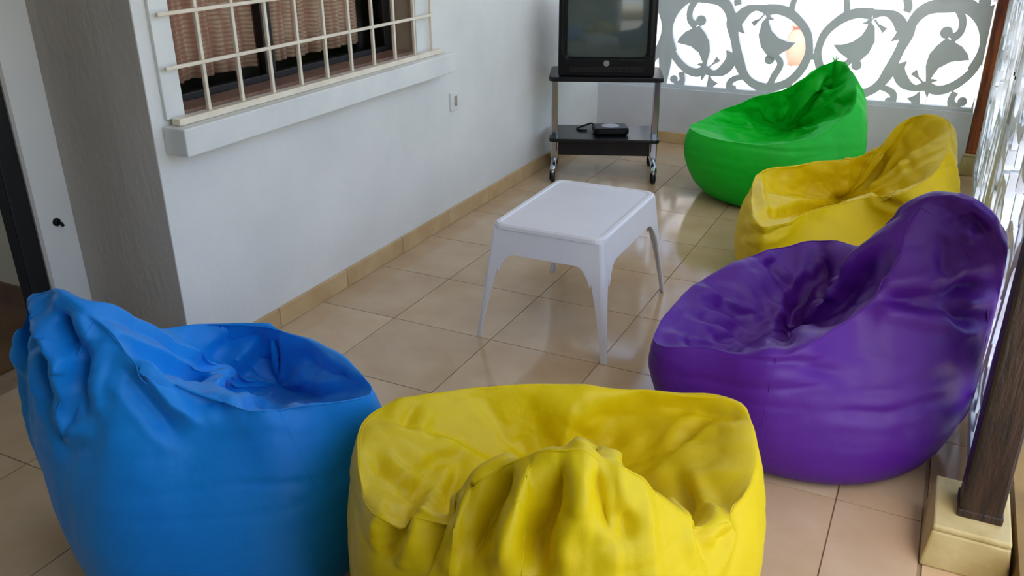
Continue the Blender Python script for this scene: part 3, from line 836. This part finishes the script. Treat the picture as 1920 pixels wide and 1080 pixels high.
# ------------------------------------------------------------------ bean bags
BAGS = [{'RB_': 0.37,
  'centre': (1.83, 2.33),
  'creases': [(0.034, 0.036,
               [(1.766, 2.705, 0.418), (1.773, 2.655, 0.385), (1.778, 2.632, 0.342), (1.755, 2.575, 0.304), (1.732, 2.523, 0.264), (1.742, 2.407, 0.249),
                (1.788, 1.984, 0.394)]),
              (0.025, 0.026, [(1.779, 2.676, 0.409), (1.796, 2.638, 0.359), (1.814, 2.579, 0.318), (1.831, 2.37, 0.364), (1.83, 2.383, 0.316)]),
              (0.018, 0.024, [(1.602, 2.558, 0.399), (1.641, 2.568, 0.362), (1.682, 2.566, 0.328), (1.694, 2.566, 0.315), (1.707, 2.566, 0.302)]),
              (-0.016, 0.026, [(1.477, 2.307, 0.373), (1.521, 2.326, 0.354), (1.563, 2.352, 0.332), (1.602, 2.364, 0.313), (1.641, 2.38, 0.292)]),
              (-0.014, 0.024, [(1.487, 2.04, 0.342), (1.531, 2.094, 0.31), (1.577, 2.151, 0.278), (1.619, 2.166, 0.272), (1.678, 2.076, 0.322)]),
              (0.037, 0.029,
               [(2.213, 2.318, 0.521), (2.185, 2.308, 0.515), (2.157, 2.296, 0.511), (2.145, 2.284, 0.503), (2.133, 2.27, 0.497), (2.042, 2.203, 0.496),
                (1.951, 2.179, 0.478)]),
              (0.034, 0.026,
               [(2.218, 2.305, 0.432), (2.195, 2.29, 0.431), (2.172, 2.269, 0.434), (2.148, 2.253, 0.45), (2.125, 2.236, 0.466), (2.074, 2.203, 0.475),
                (2.023, 2.183, 0.479)]),
              (0.009, 0.024, [(2.086, 2.31, 0.634), (2.092, 2.305, 0.606), (2.097, 2.294, 0.58), (2.102, 2.281, 0.555), (2.106, 2.266, 0.53)]),
              (0.011, 0.024, [(1.711, 1.944, 0.355), (1.767, 1.951, 0.365), (1.82, 1.978, 0.364), (1.875, 2.012, 0.343), (1.931, 2.046, 0.323)]),
              (0.023, 0.024, [(2.108, 2.323, 0.662), (2.124, 2.326, 0.671), (2.141, 2.327, 0.68), (2.162, 2.328, 0.662), (2.183, 2.326, 0.644)]),
              (0.008, 0.024, [(1.914, 1.995, 0.245), (1.975, 2.027, 0.24), (2.035, 2.052, 0.238), (2.102, 2.103, 0.255), (2.172, 2.18, 0.259)]),
              (0.007, 0.024, [(1.93, 2.024, 0.288), (1.99, 2.055, 0.286), (2.049, 2.082, 0.288), (2.111, 2.135, 0.302), (2.175, 2.203, 0.31)]),
              (0.023, 0.036, [(1.938, 2.3, 0.554), (1.919, 2.32, 0.494), (1.899, 2.341, 0.43), (1.876, 2.353, 0.385), (1.853, 2.363, 0.338)]),
              (0.021, 0.024, [(1.5, 2.195, 0.338), (1.533, 2.219, 0.326), (1.567, 2.239, 0.316), (1.604, 2.257, 0.282), (1.645, 2.256, 0.257)])],
  'dip': (1.763, 2.442, 0.25),
  'folds': 1.35,
  'label': 'purple bean bag with its peak against the white side screen',
  'mkey': 'purple',
  'p2z': 0.26,
  'peak_bulge': 0.2,
  'q1i': 0.06,
  'r0': 0.3,
  'rim': [(1.464, 1.949, 0.36), (1.619, 1.954, 0.37), (1.791, 1.974, 0.385), (1.889, 2.094, 0.43), (1.959, 2.185, 0.49), (1.995, 2.256, 0.58),
          (2.01, 2.319, 0.67), (2.049, 2.327, 0.72), (2.107, 2.33, 0.73), (2.081, 2.444, 0.69), (2.0, 2.568, 0.59), (1.934, 2.665, 0.46), (1.763, 2.714, 0.42),
          (1.594, 2.573, 0.4), (1.471, 2.347, 0.38), (1.444, 2.125, 0.365)],
  'seed': 1,
  'side': 0.1,
  'xmax': 2.243},
 {'RB_': 0.38,
  'centre': (1.31, 4.53),
  'creases': [(0.034, 0.036, [(1.281, 4.887, 0.274), (1.318, 4.875, 0.343), (1.355, 4.853, 0.411), (1.408, 4.847, 0.498), (1.457, 4.866, 0.578)]),
              (-0.018, 0.03, [(0.9, 4.338, 0.366), (0.967, 4.368, 0.355), (1.024, 4.439, 0.334), (1.099, 4.544, 0.29), (1.19, 4.573, 0.265)]),
              (0.025, 0.03, [(1.369, 4.615, 0.288), (1.435, 4.541, 0.335), (1.503, 4.431, 0.389), (1.55, 4.492, 0.414), (1.597, 4.567, 0.437)]),
              (0.021, 0.024, [(1.408, 4.844, 0.506), (1.438, 4.871, 0.496), (1.468, 4.899, 0.487), (1.521, 4.8, 0.536), (1.567, 4.756, 0.574)]),
              (0.016, 0.024, [(0.976, 4.498, 0.365), (1.041, 4.591, 0.337), (1.104, 4.707, 0.304), (1.161, 4.715, 0.286), (1.21, 4.771, 0.257)]),
              (0.016, 0.024, [(1.521, 4.723, 0.467), (1.552, 4.695, 0.462), (1.582, 4.668, 0.456), (1.603, 4.655, 0.48), (1.625, 4.634, 0.506)])],
  'dip': (1.275, 4.969, 0.25),
  'label': 'bright green bean bag farthest back, below the scroll screen',
  'mkey': 'green',
  'r0': 0.31,
  'rim': [(0.903, 4.289, 0.36), (1.091, 4.154, 0.35), (1.318, 4.169, 0.35), (1.516, 4.3, 0.38), (1.631, 4.467, 0.46), (1.644, 4.587, 0.53), (1.608, 4.749, 0.6),
          (1.524, 4.875, 0.645), (1.445, 4.829, 0.63), (1.379, 4.78, 0.57), (1.276, 4.791, 0.51), (1.117, 4.705, 0.45), (0.981, 4.577, 0.4)],
  'seed': 2},
 {'RB_': 0.38,
  'centre': (1.74, 3.5),
  'creases': [(-0.018, 0.026, [(1.388, 3.619, 0.359), (1.409, 3.549, 0.337), (1.445, 3.391, 0.343), (1.479, 3.281, 0.335), (1.512, 3.179, 0.326)]),
              (0.032, 0.031, [(1.803, 3.836, 0.29), (1.818, 3.844, 0.321), (1.832, 3.851, 0.353), (1.845, 3.85, 0.403), (1.857, 3.835, 0.455)]),
              (0.025, 0.029, [(1.508, 3.128, 0.327), (1.56, 3.394, 0.272), (1.63, 3.595, 0.243), (1.706, 3.838, 0.221), (1.808, 3.79, 0.29)]),
              (0.028, 0.026, [(1.845, 3.734, 0.299), (1.898, 3.413, 0.379), (1.937, 3.38, 0.374), (1.971, 3.354, 0.39), (2.004, 3.362, 0.395)]),
              (0.016, 0.024, [(1.415, 3.218, 0.224), (1.513, 3.037, 0.306), (1.571, 3.07, 0.309), (1.593, 3.11, 0.316), (1.613, 3.163, 0.318)]),
              (0.014, 0.024, [(1.905, 3.854, 0.51), (1.923, 3.835, 0.471), (1.943, 3.713, 0.459), (1.968, 3.671, 0.44), (1.993, 3.578, 0.435)])],
  'dip': (1.716, 3.846, 0.22),
  'label': 'yellow bean bag between the green and the purple bag',
  'mkey': 'yellow',
  'r0': 0.31,
  'rim': [(1.38, 3.57, 0.36), (1.515, 3.036, 0.33), (1.655, 3.269, 0.34), (1.824, 3.445, 0.36), (1.971, 3.36, 0.42), (2.073, 3.531, 0.52), (2.071, 3.769, 0.6),
          (1.996, 3.856, 0.62), (1.922, 3.851, 0.59), (1.855, 3.868, 0.49), (1.773, 3.854, 0.42), (1.572, 3.768, 0.39)],
  'seed': 3},
 {'RB_': 0.36,
  'centre': (0.68, 1.2),
  'creases': [(0.04, 0.026, [(0.497, 0.999, 0.649), (0.506, 0.995, 0.625), (0.515, 0.99, 0.602), (0.523, 0.99, 0.589), (0.53, 0.99, 0.575)]),
              (-0.029, 0.026,
               [(0.405, 1.012, 0.658), (0.434, 1.0, 0.628), (0.472, 0.981, 0.604), (0.492, 0.977, 0.584), (0.51, 0.975, 0.563), (0.504, 0.964, 0.53),
                (0.499, 0.953, 0.498)]),
              (0.032, 0.024, [(0.378, 1.0, 0.623), (0.378, 0.995, 0.588), (0.379, 0.989, 0.553), (0.392, 0.979, 0.529), (0.405, 0.968, 0.506)]),
              (0.025, 0.024, [(0.551, 0.998, 0.569), (0.547, 0.987, 0.543), (0.546, 0.975, 0.518), (0.554, 0.965, 0.485), (0.563, 0.953, 0.454)]),
              (0.025, 0.024, [(0.476, 0.969, 0.573), (0.474, 0.962, 0.544), (0.475, 0.953, 0.518), (0.478, 0.948, 0.49), (0.48, 0.943, 0.461)]),
              (-0.021, 0.024, [(0.489, 0.949, 0.486), (0.505, 0.945, 0.444), (0.525, 0.939, 0.405), (0.544, 0.943, 0.418), (0.562, 0.947, 0.43)]),
              (-0.03, 0.034, [(0.505, 1.521, 0.357), (0.474, 1.505, 0.322), (0.458, 1.475, 0.297), (0.551, 1.342, 0.344), (0.696, 1.172, 0.431)]),
              (0.023, 0.048, [(0.647, 1.511, 0.335), (0.709, 1.488, 0.338), (0.785, 1.447, 0.354), (0.835, 1.434, 0.358), (0.885, 1.42, 0.363)]),
              (-0.021, 0.031, [(0.637, 1.042, 0.554), (0.667, 1.048, 0.507), (0.697, 1.055, 0.459), (0.717, 1.073, 0.431), (0.745, 1.084, 0.408)]),
              (0.018, 0.024, [(0.622, 1.022, 0.544), (0.653, 1.026, 0.506), (0.68, 1.034, 0.464), (0.696, 1.04, 0.433), (0.717, 1.043, 0.405)]),
              (0.014, 0.024, [(0.778, 1.122, 0.429), (0.819, 1.142, 0.432), (0.697, 1.325, 0.3), (0.878, 1.189, 0.421), (0.898, 1.215, 0.408)]),
              (0.016, 0.024, [(0.737, 1.105, 0.44), (0.745, 1.113, 0.443), (0.755, 1.119, 0.448), (0.766, 1.121, 0.438), (0.778, 1.122, 0.429)])],
  'dip': (0.545, 1.529, 0.22),
  'label': 'blue bean bag nearest the doorway, at the left',
  'mkey': 'blue',
  'r0': 0.28,
  'rim': [(0.976, 1.381, 0.4), (0.928, 1.251, 0.41), (0.841, 1.15, 0.43), (0.74, 1.106, 0.46), (0.655, 1.046, 0.54), (0.581, 1.023, 0.62), (0.508, 1.015, 0.68),
          (0.443, 1.018, 0.69), (0.389, 1.018, 0.655), (0.377, 1.1, 0.58), (0.352, 1.217, 0.47), (0.353, 1.379, 0.42), (0.455, 1.497, 0.4),
          (0.688, 1.512, 0.39)],
  'seed': 4},
 {'RB_': 0.37,
  'centre': (1.46, 1.3),
  'creases': [(0.032, 0.026, [(1.213, 1.222, 0.331), (1.229, 1.158, 0.337), (1.307, 1.008, 0.429), (1.339, 0.946, 0.446), (1.337, 0.932, 0.417)]),
              (0.03, 0.024, [(1.222, 1.355, 0.309), (1.237, 1.307, 0.293), (1.253, 1.257, 0.28), (1.42, 0.951, 0.507), (1.411, 0.936, 0.474)]),
              (0.025, 0.024, [(1.702, 1.406, 0.327), (1.759, 1.218, 0.433), (1.785, 1.164, 0.439), (1.797, 1.162, 0.412), (1.809, 1.16, 0.384)]),
              (0.023, 0.024, [(1.648, 1.035, 0.619), (1.658, 1.021, 0.603), (1.667, 1.011, 0.583), (1.679, 1.006, 0.555), (1.69, 1.001, 0.527)]),
              (0.018, 0.024, [(1.133, 1.155, 0.395), (1.156, 1.146, 0.382), (1.178, 1.14, 0.368), (1.201, 1.143, 0.354), (1.227, 1.139, 0.346)]),
              (0.041, 0.029,
               [(1.596, 1.007, 0.625), (1.596, 0.991, 0.601), (1.593, 0.981, 0.571), (1.587, 0.973, 0.538), (1.582, 0.961, 0.508), (1.588, 0.951, 0.482),
                (1.594, 0.941, 0.457)]),
              (0.034, 0.029, [(1.518, 0.996, 0.594), (1.506, 0.982, 0.561), (1.496, 0.962, 0.533), (1.49, 0.941, 0.499), (1.481, 0.924, 0.459)]),
              (0.034, 0.029, [(1.434, 0.971, 0.532), (1.426, 0.957, 0.516), (1.415, 0.947, 0.496), (1.412, 0.927, 0.458), (1.406, 0.909, 0.417)]),
              (0.025, 0.024, [(1.32, 0.948, 0.443), (1.319, 0.942, 0.431), (1.319, 0.936, 0.42), (1.317, 0.931, 0.407), (1.314, 0.928, 0.392)]),
              (-0.018, 0.024, [(1.546, 1.002, 0.599), (1.543, 0.984, 0.57), (1.541, 0.964, 0.542), (1.543, 0.942, 0.507), (1.542, 0.925, 0.468)]),
              (0.025, 0.024, [(1.291, 1.507, 0.265), (1.298, 1.504, 0.257), (1.305, 1.5, 0.251), (1.536, 1.022, 0.61), (1.545, 1.012, 0.612)]),
              (0.023, 0.024, [(1.62, 1.114, 0.606), (1.629, 1.093, 0.615), (1.636, 1.079, 0.62), (1.642, 1.069, 0.622), (1.647, 1.061, 0.622)]),
              (0.018, 0.024, [(1.686, 1.637, 0.365), (1.668, 1.625, 0.346), (1.651, 1.607, 0.331), (1.637, 1.584, 0.32), (1.624, 1.559, 0.31)]),
              (0.025, 0.026, [(1.771, 1.166, 0.461), (1.717, 1.374, 0.321), (1.7, 1.405, 0.325), (1.678, 1.44, 0.321), (1.657, 1.466, 0.324)]),
              (0.016, 0.024, [(1.1, 1.373, 0.398), (1.101, 1.357, 0.391), (1.102, 1.342, 0.384), (1.103, 1.328, 0.377), (1.109, 1.307, 0.375)]),
              (0.018, 0.024, [(1.216, 1.346, 0.313), (1.203, 1.301, 0.317), (1.202, 1.239, 0.336), (1.19, 1.219, 0.352), (1.174, 1.204, 0.363)]),
              (0.014, 0.024, [(1.694, 1.03, 0.553), (1.697, 1.029, 0.541), (1.701, 1.026, 0.531), (1.704, 1.021, 0.521), (1.709, 1.016, 0.512)]),
              (0.018, 0.024, [(1.386, 1.538, 0.317), (1.406, 1.555, 0.297), (1.425, 1.574, 0.275), (1.619, 1.123, 0.601), (1.482, 1.599, 0.268)]),
              (-0.014, 0.024, [(1.782, 1.306, 0.38), (1.81, 1.238, 0.416), (1.823, 1.252, 0.387), (1.823, 1.218, 0.372), (1.823, 1.188, 0.355)]),
              (0.016, 0.024, [(1.202, 1.18, 0.349), (1.204, 1.148, 0.351), (1.229, 1.084, 0.385), (1.285, 0.988, 0.436), (1.299, 0.951, 0.434)]),
              (0.014, 0.024, [(1.774, 1.61, 0.403), (1.73, 1.634, 0.387), (1.662, 1.655, 0.367), (1.571, 1.651, 0.355)])],
  'dip': (1.399, 1.513, 0.22),
  'label': 'yellow bean bag nearest the camera, between the blue and the purple bag',
  'mkey': 'yellow',
  'r0': 0.3,
  'rim': [(1.744, 1.658, 0.4), (1.58, 1.665, 0.39), (1.383, 1.605, 0.39), (1.209, 1.513, 0.4), (1.1, 1.389, 0.4), (1.043, 1.265, 0.4), (1.12, 1.124, 0.41),
          (1.26, 0.976, 0.43), (1.378, 0.948, 0.47), (1.441, 0.974, 0.54), (1.517, 1.005, 0.6), (1.606, 1.029, 0.63), (1.681, 1.065, 0.6), (1.73, 1.116, 0.52),
          (1.782, 1.177, 0.44), (1.83, 1.339, 0.41), (1.817, 1.498, 0.4)],
  'seed': 5}]
GREEN_TIP = (1.499, 4.826, 0.645)

def periodic(pts, N):
    n = len(pts)
    zlo, zhi = min(p[2] for p in pts), max(p[2] for p in pts)
    out = []
    d = [0]
    for i in range(n):
        a, b = pts[i], pts[(i + 1) % n]
        zw = 1 + 2.5 * ((a[2] + b[2]) / 2 - zlo) / (zhi - zlo)
        d.append(d[-1] + zw * max(1e-4, math.sqrt(sum((a[k] - b[k]) ** 2 for k in range(3)))))
    tot = d[-1]
    seg = 0
    for k in range(N):
        s_ = tot * k / N
        while d[seg + 1] < s_:
            seg += 1
        t = (s_ - d[seg]) / (d[seg + 1] - d[seg])
        p0, p1, p2, p3 = pts[(seg - 1) % n], pts[seg], pts[(seg + 1) % n], pts[(seg + 2) % n]
        out.append(Vector([0.5 * ((2 * b) + (-a + c) * t + (2 * a - 5 * b + 4 * c - e) * t * t + (-a + 3 * b - 3 * c + e) * t ** 3) for a, b, c, e in zip(p0[:3], p1[:3], p2[:3], p3[:3])]))
    return out

def bez(p0, p1, p2, p3, t):
    u = 1 - t
    return p0 * u ** 3 + p1 * (3 * u * u * t) + p2 * (3 * u * t * t) + p3 * t ** 3

def ridge(x):
    return 1 - abs(2 * (x - math.floor(x + 0.5)))

def bean_bag(label, mkey, rim, centre, dip, r0, RB_, seed, bulge=0.05, peak_bulge=0.12, p2z=0.10, q1i=0.03, side=0.0, folds=1.0, xmax=None, creases=()):
    rnd = random.Random(seed)
    N, NO, NI = 320, 96, 60
    c = Vector((centre[0], centre[1], 0))
    crest = periodic([tuple(p) for p in rim], N)
    crest = [p + Vector((noise.noise(p * 9 + Vector((seed, 0, 0))), noise.noise(p * 9 + Vector((0, seed, 5))), noise.noise(p * 9 + Vector((3, 0, seed))))) * 0.010 for p in crest]
    for it in range(2):
        crest = [(crest[i - 1] + crest[i] * 2 + crest[(i + 1) % N]) / 4 for i in range(N)]
    # base angles, forced to run monotonically round the bag
    ang = [math.atan2(p.y - c.y, p.x - c.x) for p in crest]
    un = [ang[0]]
    for a in ang[1:]:
        dlt = (a - un[-1] + math.pi) % (2 * math.pi) - math.pi
        un.append(un[-1] + dlt)
    sgn = 1 if un[-1] > un[0] else -1
    lin_ = [un[0] + sgn * 2 * math.pi * i / N for i in range(N)]
    dev = [un[i] - lin_[i] for i in range(N)]
    for it in range(70):
        dev = [(dev[i - 1] + dev[i] * 2 + dev[(i + 1) % N]) / 4 for i in range(N)]
    phi = [lin_[i] + dev[i] for i in range(N)]
    zmin = min(p.z for p in crest)
    zmax = max(p.z for p in crest)
    dipv = Vector(dip)
    off = Vector((seed * 7.3, seed * 3.1, seed * 1.7))
    rows = []
    for i in range(N):
        d = Vector((math.cos(phi[i]), math.sin(phi[i]), 0))
        k = crest[i]
        hh = (k.z - zmin) / (zmax - zmin)
        od = Vector((k.x - c.x, k.y - c.y, 0))
        od = (od.normalized() * 0.4 + d * 0.6).normalized()
        # outside, from the floor up to the crest
        p0 = c + d * r0
        p1 = c + d * (RB_ * 1.16 + side * hh) + Vector((0, 0, 0.015 + 1.2 * side * hh))
        p2 = Vector((k.x, k.y, 0)) + od * (bulge + peak_bulge * hh) + Vector((0, 0, k.z * (0.66 + p2z * hh)))
        col = [c + d * r0 * 0.5 + Vector((0, 0, 0.004))]
        col += [bez(p0, p1, p2, k, (j / NO) ** 0.92) for j in range(NO + 1)]
        # inside, from the crest down into the seat
        inn = dipv - k
        flat = Vector((inn.x, inn.y, 0))
        fl_ = flat.normalized() if flat.length > 1e-6 else Vector((0, 0, 0))
        q1 = k + fl_ * (0.045 + q1i * hh) + Vector((0, 0, 0.002))
        q2 = k + flat * 0.50
        q2.z = dipv.z + (k.z - dipv.z) * (0.08 + 0.25 * hh)
        for j in range(1, NI):
            col.append(bez(k, q1, q2, dipv, j / NI))
        rows.append(col)
    m_ = len(rows[0])
    def normals(P):
        A = np.roll(P, -1, 0) - np.roll(P, 1, 0)
        B = np.empty_like(P)
        B[:, 1:-1] = P[:, 2:] - P[:, :-2]
        B[:, 0] = P[:, 1] - P[:, 0]
        B[:, -1] = P[:, -1] - P[:, -2]
        n_ = np.cross(A, B)
        n_ /= np.maximum(np.linalg.norm(n_, axis=2, keepdims=True), 1e-12)
        if (n_[0, NO // 2] * (P[0, NO // 2] - np.array(c))).sum() < 0:
            n_ = -n_
        return n_
    P = np.array([[tuple(p) for p in col] for col in rows])
    nrm = normals(P)
    fr = [(rnd.randint(5, 7), rnd.random(), 1.0), (rnd.randint(10, 13), rnd.random(), 0.5)]
    D = np.zeros((N, m_))
    for i in range(N):
        u = i / N
        hh = (crest[i].z - zmin) / (zmax - zmin)
        for j in range(m_):
            p = rows[i][j]
            disp = 0.0
            if j > NO + 1:
                t = (j - NO - 1) / NI
                env = math.sin(math.pi * min(1, t * 1.02)) ** 0.8
                w = u + 0.03 * noise.noise(p * 5 + off)
                for f, ph, am in fr:
                    disp += am * (ridge(w * f + ph) - 0.5) * 0.040 * env
                dd = noise.voronoi(p * 9 + off)[0]
                disp += 0.016 * (min(dd[1] - dd[0], 0.5) - 0.25) * env
                disp += 0.012 * noise.noise(p * 9 + off) * env
                disp *= folds
            else:
                t = max(0, j - 1) / NO
                env = t * t * (1 - 0.6 * t ** 8)
                q = Vector((p.x * 5, p.y * 5, p.z * 4)) + off
                w = u + 0.02 * noise.noise(p * 5 + off)
                for f, ph, am in fr:
                    disp += am * (ridge(w * f * 1.5 + ph) - 0.5) * 0.012 * env * (0.3 + 1.6 * hh)
                dd = noise.voronoi(q)[0]
                disp += 0.022 * (min(dd[1] - dd[0], 0.6) - 0.3) * env * (0.5 + 0.8 * hh)
                disp += 0.014 * noise.noise(p * 3.2 + off) * min(1, t * 3)
                z8 = noise.noise(Vector((p.x * 2.5, p.y * 2.5, p.z * 14)) + off)
                disp -= 0.006 * (1 - min(1, abs(z8) * 5)) * env
                disp *= min(1, t * 6)
            D[i, j] = disp
    P = P + nrm * D[..., None]
    # single creases and ridges that the cloth shows
    if creases:
        nrm = normals(P)
        D = np.zeros((N, m_))
        for depth, width, line in creases:
            ln = [np.array(q) for q in line]
            seg = [np.linalg.norm(ln[k + 1] - ln[k]) for k in range(len(ln) - 1)]
            tot = sum(seg)
            best = np.full((N, m_), 9.0)
            bs = np.zeros((N, m_))
            acc = 0
            for k in range(len(ln) - 1):
                dv = ln[k + 1] - ln[k]
                tt = np.clip(((P - ln[k]) @ dv) / max(dv @ dv, 1e-9), 0, 1)
                dist = np.linalg.norm(P - ln[k] - tt[..., None] * dv, axis=2)
                s_ = (acc + tt * seg[k]) / tot
                up_ = dist < best
                best = np.where(up_, dist, best)
                bs = np.where(up_, s_, bs)
                acc += seg[k]
            tap = np.minimum(1, np.minimum(bs * 4 + 0.25, (1 - bs) * 4 + 0.25))
            prof = np.clip(1 - best / width, 0, 1) ** 1.6 - 0.40 * np.exp(-((best - 1.5 * width) / (0.6 * width)) ** 2)
            D -= depth * prof * tap
        P = P + nrm * D[..., None]
    if xmax:
        # the cloth is pressed flat against the screen beside it
        over = P[..., 0] - (xmax - 0.03)
        P[..., 0] = np.where(over > 0, xmax - 0.03 + 0.03 * np.tanh(over / 0.03), P[..., 0])
    P[..., 2] = np.maximum(P[..., 2], 0.0035)
    nrm = normals(P)
    P = P - np.array(c)
    base_i = N * m_
    verts = [tuple(v) for v in P.reshape(-1, 3)] + [(0, 0, 0.004), tuple(P[:, -1].mean(0))]
    faces = []
    for i in range(N):
        i2 = (i + 1) % N
        for j in range(m_ - 1):
            faces.append((i * m_ + j, i2 * m_ + j, i2 * m_ + j + 1, i * m_ + j + 1))
        faces.append((base_i, i2 * m_, i * m_))
        faces.append((base_i + 1, i * m_ + m_ - 1, i2 * m_ + m_ - 1))
    e = tag(empty('bean_bag', c), label, 'bean bag', 'bean bags on the terrace')
    mb = MB()
    mb.add(verts, faces)
    cov = mb.build('cover', mkey, e, True)
    sm = cov.modifiers.new('smooth', 'SMOOTH')
    sm.factor = 0.5
    sm.iterations = 2
    # seam along the crest and panel seams down the sides, sewn on the cover
    cr = [Vector(P[i, NO + 1]) for i in range(N)]
    cr = [(cr[i - 1] + cr[i] * 2 + cr[(i + 1) % N]) / 4 for i in range(N)]
    MB().tube([p - Vector((0, 0, 0.002)) for p in cr[::2]], 0.0018, 6, True).build('rim_seam', mkey, cov, True)
    for k in range(4):
        i = int(N * (k + 0.3) / 4) % N
        pts = [Vector(P[i, j] - nrm[i, j] * 0.0014) for j in range(4, NO + 1, 4)]
        MB().tube(pts, 0.0020, 6).build('panel_seam', mkey, cov, True)
    return e, cov

for spec in BAGS:
    bean_bag(**spec)
# loose drawstring ends at the tip of the green bag
gtip = Vector(GREEN_TIP)
ge = [o for o in bpy.data.objects if o.name.startswith('bean_bag') and 'green' in o.get('label', '')][0]
for k, (dx, dy) in enumerate(((-0.012, 0.004), (0.010, -0.006), (0.0, 0.012))):
    b0 = gtip - Vector(ge.location)
    MB().tube([b0 + Vector((0, 0, -0.02)), b0 + Vector((dx * 0.6, dy * 0.6, 0.014)), b0 + Vector((dx * 1.6, dy * 1.6, 0.036))], [0.004, 0.0035, 0.002], 6).build('drawstring', 'green', ge, True)

# ------------------------------------------------------------------ outside
struct(bx('ground', 'ground', (-14, 16, -12, 30, -0.42, -0.30)), 'pale ground outside the terrace')
yard = struct(bx('yard', 'pave_joint', (-3.0, 6.0, 5.5, 14.0, -0.30, -0.215)), 'white sunlit paving beyond the scroll screen')
pm = MB().box(-0.345, 0.345, -0.345, 0.345, -0.02, 0.0).mesh('paving_slab')
pm.materials.append(M['pave'])
for i in range(13):
    for j in range(12):
        o = bpy.data.objects.new('paving_slab', pm)
        COL.objects.link(o)
        o.parent = yard
        o.location = (-3.0 + 0.36 + 0.70 * i, 5.5 + 0.36 + 0.70 * j, -0.20)
# low far wall with a metal rail along the yard's end
struct(bx('wall_yard', 'far_wall', (-3.0, 6.0, 14.0, 14.25, -0.3, 0.15)), 'low white wall at the end of the yard')
fence = tag(empty('yard_fence', (-3.0, 14.12, 0.15)), 'grey metal railing on the low wall beyond the yard', 'fence')
bx('rail', 'far_metal', (0, 9.0, -0.03, 0.03, 0.90, 0.95), fence)
bx('rail', 'far_metal', (0, 9.0, -0.03, 0.03, 0.06, 0.10), fence)
fm = MB().box(-0.035, 0.035, -0.02, 0.02, 0, 0.90).mesh('picket')
fm.materials.append(M['far_metal'])
for k in range(60):
    o = bpy.data.objects.new('picket', fm)
    COL.objects.link(o)
    o.parent = fence
    o.location = (0.075 + 0.15 * k, 0, 0)
# neighbouring house, white, closing the view beyond the yard
nb = tag(empty('house', (0, 18.0, -0.3)), 'white house front far beyond the yard railing', 'house')
bx('front_wall', 'far_wall', (-7, 8, 0, 0.3, 0, 5.5), nb)
for x in (-3.5, 0.0, 3.5):
    w_ = bx('window_frame', 'trim', (x - 0.7, x + 0.7, -0.05, 0.0, 1.2, 2.6), nb)
    bx('pane', 'frame_dark', (x - 0.62, x + 0.62, -0.06, -0.05, 1.28, 2.52), w_)
# terracotta jar in the yard
pot = tag(empty('garden_jar', (0.53, 9.9, -0.2)), 'salmon pink clay jar standing in the sunlit yard', 'jar')
MB().lathe((0, 0, 0), [(0.06, 0), (0.09, 0.07), (0.115, 0.20), (0.10, 0.31), (0.06, 0.38), (0.055, 0.40)], 24).build('body', 'pot', pot, True)
MB().lathe((0, 0, 0.397), [(0.055, 0), (0.078, 0.008), (0.078, 0.025), (0.06, 0.032)], 24).build('lip', 'pot', pot, True)

def shrub(x, y, z, h, r, seed, label, n=900):
    rnd = random.Random(seed)
    e = tag(empty('shrub', (x, y, z)), label, 'shrub', 'shrubs outside the open side')
    st = MB()
    for k in range(6):
        a = rnd.random() * 6.28
        st.tube([(0, 0, 0), (0.25 * r * math.cos(a), 0.25 * r * math.sin(a), h * 0.4), (0.6 * r * math.cos(a), 0.6 * r * math.sin(a), h * 0.8)], [0.025, 0.016, 0.006], 6)
    st.build('stems', 'bark', e, True)
    lf = MB()
    for k in range(n):
        a = rnd.random() * 6.28
        zz = rnd.random()
        rad = r * math.sqrt(rnd.random()) * (0.55 + 0.6 * math.sin(math.pi * min(1, zz * 0.9 + 0.1)))
        p = Vector((rad * math.cos(a), rad * math.sin(a), h * (0.12 + 0.9 * zz)))
        d = Vector((rnd.uniform(-1, 1), rnd.uniform(-1, 1), rnd.uniform(-0.4, 0.9))).normalized()
        s_ = d.cross(Vector((rnd.uniform(-1, 1), rnd.uniform(-1, 1), rnd.uniform(-1, 1)))).normalized()
        l, w = rnd.uniform(0.06, 0.11), rnd.uniform(0.018, 0.03)
        up_ = s_.cross(d) * 0.006
        lf.add([p, p + d * l * 0.5 + s_ * w + up_, p + d * l, p + d * l * 0.5 - s_ * w + up_], [(0, 1, 2), (0, 2, 3)])
    o = lf.build('foliage', 'leaf', e)
    o['kind'] = 'stuff'
shrub(3.5, 5.2, -0.3, 1.1, 0.5, 3, 'leafy green shrub outside, beyond the reddish far post')
shrub(3.7, 3.4, -0.3, 1.0, 0.5, 5, 'leafy green shrub outside, behind the screen by the purple bag')
